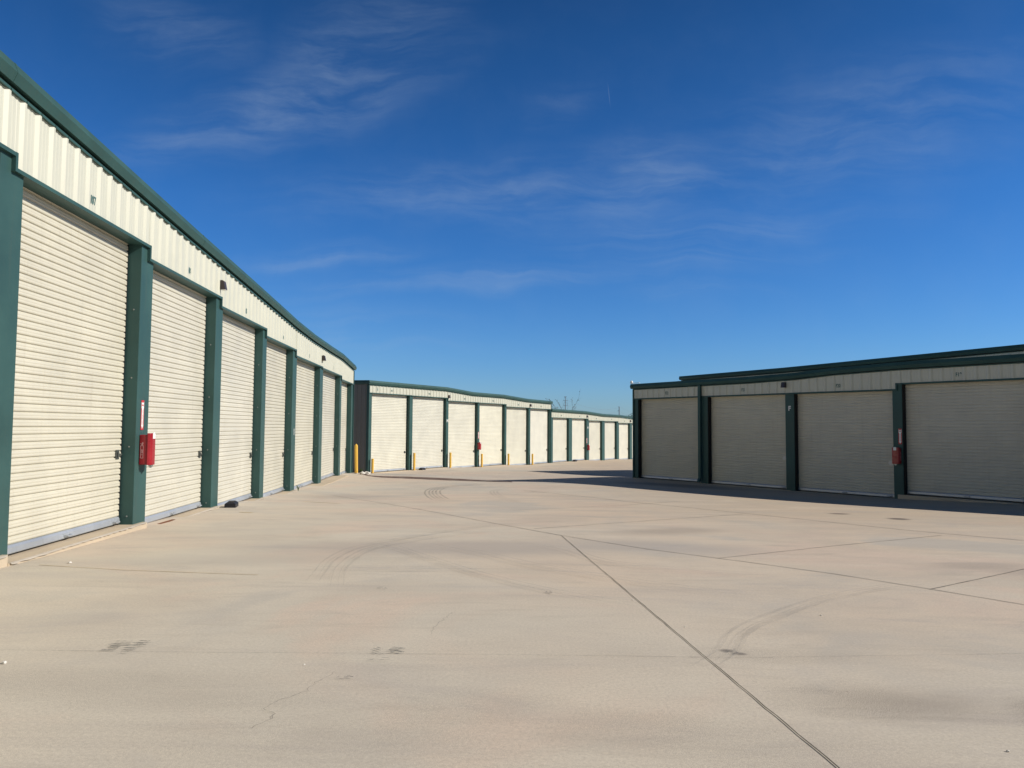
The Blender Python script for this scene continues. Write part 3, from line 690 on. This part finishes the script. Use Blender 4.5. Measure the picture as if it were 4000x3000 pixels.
# ------------------------------------------------------------------ bollards, bait boxes and small things on the ground
def bollard(loc, label, h, r=.070, cone=False, group='yellow bollards along the doors'):
    b = empty('bollard', loc, random.uniform(0, 3), label, 'bollard', group)
    m = MB()
    if cone: m.tube([(0, 0, -.1), (0, 0, h - .07), (0, 0, h)], [r, r, .012], 20)
    else: m.tube([(0, 0, -.1), (0, 0, h - .012), (0, 0, h), (0, 0, h + .002)], [r, r, r * .93, .01], 20)
    m.build('post', M['yellow'], b)
    c = MB(); c.tube([(0, 0, -.03), (0, 0, .012)], [r * 1.25, r * 1.12], 16); c.build('footing', M['pad'], b)
    return b
bt = bollard((-6.86, 34.15, float(gz(-6.86, 34.15)) + .02), 'tall yellow bollard with pointed cap at the corner of the left building', 1.29, .070, True)
bt.rotation_euler = (rad(.4), rad(-1.2), 0)
for u, v, h, lab in [(-15.80, .19, .83, 'short yellow bollard at the dark corner of the middle building'), (-12.04, .21, 1.02, 'yellow bollard with a black bait box at its foot'), (-8.24, .21, .97, 'yellow bollard just right of the column with the letter H'),
                     (-4.44, .21, .90, 'yellow bollard beside the red extinguisher box'), (-.80, .21, .82, 'yellow bollard second from the far end of its row'), (2.88, .21, .84, 'farthest yellow bollard, last before the lower building')]:
    q = fH(u, v, 0); bollard((q[0], q[1], float(gz(q[0], q[1]))), lab, h)

def bait_box(loc, rz, label, s=1.0):
    r = empty('bait_box', loc, rz, label, 'bait box', 'black bait boxes by the columns')
    m = MB(); m.prism([[(-.24 * k, -.13 * k, z), (.24 * k, -.13 * k, z), (.24 * k, .13 * k, z), (-.24 * k, .13 * k, z)] for z, k in ((-.02, 1.0), (.04, 1.0), (.05, .98))]); m.build('base', M['plastic'], r, bevel=.008)
    l = MB(); l.prism([[(-.24 * k, -.13 * j, z), (.24 * k, -.13 * j, z), (.24 * k, .13 * j, z), (-.24 * k, .13 * j, z)] for z, k, j in ((.052, 1.0, 1.02), (.075, .97, .95), (.108, .80, .60), (.118, .70, .45))])
    for u in (-.12, 0, .12): l.box(u - .02, u + .02, -.075, .075, .09, .121)
    l.build('lid', M['plastic'], r, bevel=.01)
    r.scale = (s * .86, s * .86, s * .86)
    return r
q = fI(16.08, .20, 0); bx = bait_box((q[0], q[1], float(gz(q[0], q[1])) + .02), rzI + rad(8), 'black plastic bait box by the near sunlit column of the left building')
for u, v, lab, s in [(-11.45, .36, 'black bait box at the foot of a yellow bollard', 1.0), (10.35, .28, 'black bait box at the first column of the low far building', 1.1), (25.1, .28, 'black bait box at the far right beside the shaded building', 1.1)]:
    q = fH(u, v, 0); b = copy_thing(bx, (q[0], q[1], float(gz(q[0], q[1])) + .02), rzH + rad(5), lab); b.scale = (s * .9, s * .9, s * .9)

def rock(name, loc, size, mat, label, cat, group=None):
    bm = bmesh.new(); bmesh.ops.create_icosphere(bm, subdivisions=2, radius=1)
    for v in bm.verts:
        k = 1 + .22 * math.sin(v.co.x * 5 + loc[0] * 9) * math.cos(v.co.y * 4 + loc[1] * 7) + random.uniform(-.09, .09)
        v.co = Vector((v.co.x * size[0], v.co.y * size[1], v.co.z * size[2])) * k
    me = bpy.data.meshes.new(name); bm.to_mesh(me); bm.free(); me.materials.append(mat)
    o = bpy.data.objects.new(name, me); COL.objects.link(o); o.location = loc; o.rotation_euler = (0, 0, random.uniform(0, 6) if name != 'dirt_pile' else .07)
    return tag(o, label, cat, group)
for x, y0, s, lab in [(-6.50, 33.65, .12, 'white lump of rubble left of its twin beside the dark corner'), (-6.32, 33.75, .15, 'larger white lump of rubble at the dark corner')]:
    rock('rubble', (x, y0, float(gz(x, y0)) + .05), (s, s * .8, s * .6), M['stone'], lab, 'rubble', 'white rubble')
rock('dirt_pile', (-5.76, 12.9, float(gz(-5.76, 12.9)) + .0), (.045, .42, .010), M['dirt'], 'small heap of red brown dirt along the slab edge of the left building', 'dirt')
rock('dirt_pile', (-5.72, 11.75, float(gz(-5.72, 11.75)) + .02), (.05, .2, .012), M['dirt'], 'red brown dirt crumbs at the foot of the column with the red box', 'dirt')
for x, y0, s in [(-4.92, 8.67, .020), (-3.05, 4.72, .016), (1.32, 5.9, .007), (1.08, 6.9, .009), (2.28, 3.6, .008), (-1.25, 4.75, .007), (2.55, 6.4, .008)]:
    rock('stone_chip', (x, y0, float(gz(x, y0)) + s * .5), (s, s * .75, s * .6), M['stone'], 'small pale stone chip lying loose on the concrete yard', 'stone', 'loose stone chips on the concrete')
# beads of pale sealant along the slab edge by the near doors
for k in range(3, 8):
    a = colsI[k][1] - .08; b = colsI[k + 1][1] - .14; m = MB(); n = int((b - a) / .06); rows = [[], [], []]
    pv = [.06, .06, .06, .06, .07, .06, .06, .10][k] + .012
    for i in range(n + 1):
        u = a + (b - a) * i / n; w = .007 + random.uniform(-.004, .006); q0 = fI(u, pv - .014, floorI[k] + .004); q1 = fI(u, pv + w * .5, floorI[k] - .004 + random.uniform(-.004, .004)); q2 = fI(u, pv + w, floorI[k] - .016 + random.uniform(-.006, .005))
        rows[0].append(q0); rows[1].append(q1); rows[2].append(q2)
    m.strip(rows); o = m.build('joint_sealant', M['caulk'], local=False); tag(o, kind='structure')

def weed(loc, h, label):
    r = empty('weed', loc, 0, label, 'weed')
    s = MB(); l = MB()
    for i in range(7):
        a = random.uniform(0, 6.28); t = h * random.uniform(.5, 1); p = Vector((math.cos(a) * h * .35, math.sin(a) * h * .35, t))
        s.tube([(0, 0, -.02), tuple(p * .5 + Vector((0, 0, .02))), tuple(p)], [.006, .005, .003], 5)
        for k in range(5):
            c = p * random.uniform(.4, 1.0); d = Vector((random.uniform(-1, 1), random.uniform(-1, 1), random.uniform(-.2, .8))).normalized() * h * .22; e = d.cross(Vector((0, 0, 1))).normalized() * h * .07
            l.poly([tuple(c), tuple(c + d * .5 + e), tuple(c + d), tuple(c + d * .5 - e)])
    s.build('stem', M['weed'], r, local=False); l.build('leaves', M['weed'], r, local=False)
weed((-6.55, 33.9, float(gz(-6.55, 33.9))), .34, 'green weed growing behind the white rubble at the dark corner')
q = fI(23.1, .10, 0); weed((q[0], q[1], float(gz(q[0], q[1])) + .02), .16, 'small green weed at the foot of a column of the left building')

# ------------------------------------------------------------------ beyond the roofs
def bare_tree(loc, h, spread, label):
    r = empty('bare_tree', loc, 0, label, 'tree')
    t = MB(); tw = MB(); lv = MB()
    def grow(mb, p, d, L, rr, lev):
        q = p + d * L; m = p.lerp(q, .5) + Vector((random.uniform(-1, 1), random.uniform(-1, 1), 0)) * L * .08
        mb.tube([tuple(p), tuple(m), tuple(q)], [rr, rr * .85, rr * .65], 5)
        if lev == 0:
            for k in range(2):
                c = p.lerp(q, random.uniform(.2, 1.05)); e = Vector((random.uniform(-1, 1), random.uniform(-1, 1), random.uniform(-1, 1))).normalized() * .07; g = e.orthogonal().normalized() * .05
                lv.poly([tuple(c), tuple(c + e + g), tuple(c + e * 2), tuple(c + e - g)])
            return
        for k in range(2):
            nd = (d + Vector((random.uniform(-1, 1), random.uniform(-1, 1), random.uniform(-.1, .7))) * .62).normalized()
            grow(tw, p.lerp(q, random.uniform(.45, 1.0)), nd, L * random.uniform(.55, .8), rr * .55, lev - 1)
    for k in range(5):
        a = k * 1.257 + random.uniform(-.3, .3); lean = Vector((math.cos(a) * spread, math.sin(a) * spread, 1)).normalized()
        grow(t, Vector((0, 0, -.2)), lean, h * random.uniform(.42, .55), .075, 4)
    t.build('trunk', M['bark'], r, local=False); tw.build('twigs', M['bark'], r, local=False); lv.build('dry_leaves', M['leaf'], r, local=False)
bare_tree((6.1, 94, -3.9), 6.6, .26, 'bare twiggy tree showing above the step in the far roof')

def leafy_tree(loc, h, w, label):
    r = empty('evergreen_tree', loc, 0, label, 'tree')
    t = MB(); t.tube([(0, 0, -.5), (.1, 0, h * .3), (0, .1, h * .6)], [.22, .17, .08], 8)
    for k in range(7):
        a = k * .9; t.tube([(0, 0, h * (.25 + .05 * k)), (math.cos(a) * w * .3, math.sin(a) * w * .3, h * (.45 + .06 * k))], [.07, .03], 5)
    t.build('trunk', M['bark'], r, local=False)
    l = MB()
    for k in range(26):
        a = random.uniform(0, 6.28); rr = w * .42 * math.sqrt(random.random()); c = Vector((math.cos(a) * rr, math.sin(a) * rr, h * random.uniform(.4, .92) - rr * .35)); R = w * random.uniform(.10, .19)
        for i in range(110):
            d = Vector((random.gauss(0, 1), random.gauss(0, 1), random.gauss(0, .8))).normalized() * R * random.uniform(.5, 1.05); p = c + d
            e = Vector((random.uniform(-1, 1), random.uniform(-1, 1), random.uniform(-1, 1))).normalized() * .16; g = e.orthogonal().normalized() * .09
            l.poly([tuple(p), tuple(p + e + g), tuple(p + e * 2), tuple(p + e - g)])
    l.build('crown', M['evergreen'], r, local=False)
leafy_tree((25.2, 160, -4.2), 7.4, 6.5, 'dark evergreen crown peeping over the far low roof beside the shaded building')
leafy_tree((29.6, 168, -4.2), 8.6, 7.5, 'taller dark evergreen beyond the roofs, mostly hidden by the shaded building')

def tower(loc, h, label, arms, top_bar):
    r = empty('power_pylon', loc, 0, label, 'pylon')
    p = MB(); p.tube([(0, 0, 0), (0, 0, h * .5), (0, 0, h)], [.55, .45, .30], 8); p.build('mast', M['tower'], r, local=False)
    for z, w in arms:
        for sg in (-1, 1):
            a = MB(); a.tube([(0, 0, z), (sg * w * .6, 0, z - .1), (sg * w, 0, z + .5)], [.22, .18, .12], 6); a.build('cross_arm', M['tower'], r, local=False)
            i = MB(); i.tube([(sg * w, 0, z + .5), (sg * w * .55, 0, z + 2.6), (sg * .2, 0, z + 3.6)], [.07, .07, .07], 5); i.build('stay', M['tower'], r, local=False)
            if z > h * .72:
                i = MB(); i.tube([(sg * w, 0, z + .5), (sg * w * 1.25, 0, z - 1.2), (sg * w * 1.0, 0, z - 3.6)], [.09, .08, .08], 5); i.build('insulator', M['tower'], r, local=False)
    b = MB(); b.tube([(-top_bar, 0, h - .1), (top_bar, 0, h - .1)], .2, 6); b.build('top_bar', M['tower'], r, local=False)
    return r
tower((50.5, 725, -6), 35.0, 'grey transmission pylon with two tiers of cross arms rising beyond the roofs', [(31.2, 1.9), (26.5, 2.0)], 1.25)
r = empty('power_pole', (150.3, 1075, -6), 0, 'slim grey power pole beyond the far roof, right of the pylon', 'pole')
m = MB(); m.tube([(0, 0, 0), (0, 0, 20), (0, 0, 35.5)], [.8, .7, .6], 8); m.build('mast', M['tower'], r, local=False)
m = MB(); m.tube([(-1.6, 0, 35.3), (.4, 0, 35.3)], .28, 6); m.build('cross_arm', M['tower'], r, local=False)
m = MB(); m.tube([(-2.4, 0, 29.2), (-1.2, 0, 29.8), (0, 0, 29.6)], .28, 6); m.build('cross_arm', M['tower'], r, local=False)
for a, b, sag, lab in [((52.4, 725, 25.7), (152, 1075, 29.0), 6, 'upper power line strung from the pylon past the pole'), ((52.5, 725, 21.0), (150, 1075, 23.5), 6, 'lower power line strung from the pylon past the pole')]:
    A, B = Vector(a), Vector(b); C2 = B + (B - A) * .9; pts = []
    for i in range(25):
        t = i / 24; p = A.lerp(B, t); p.z -= sag * 4 * t * (1 - t); pts.append(tuple(p))
    for i in range(1, 20):
        t = i / 19; p = B.lerp(C2, t); p.z -= sag * 4 * t * (1 - t); pts.append(tuple(p))
    m = MB(); m.tube(pts, .07, 5); tag(m.build('power_line', M['tower'], local=False), lab, 'power line', 'power lines beyond the roofs')
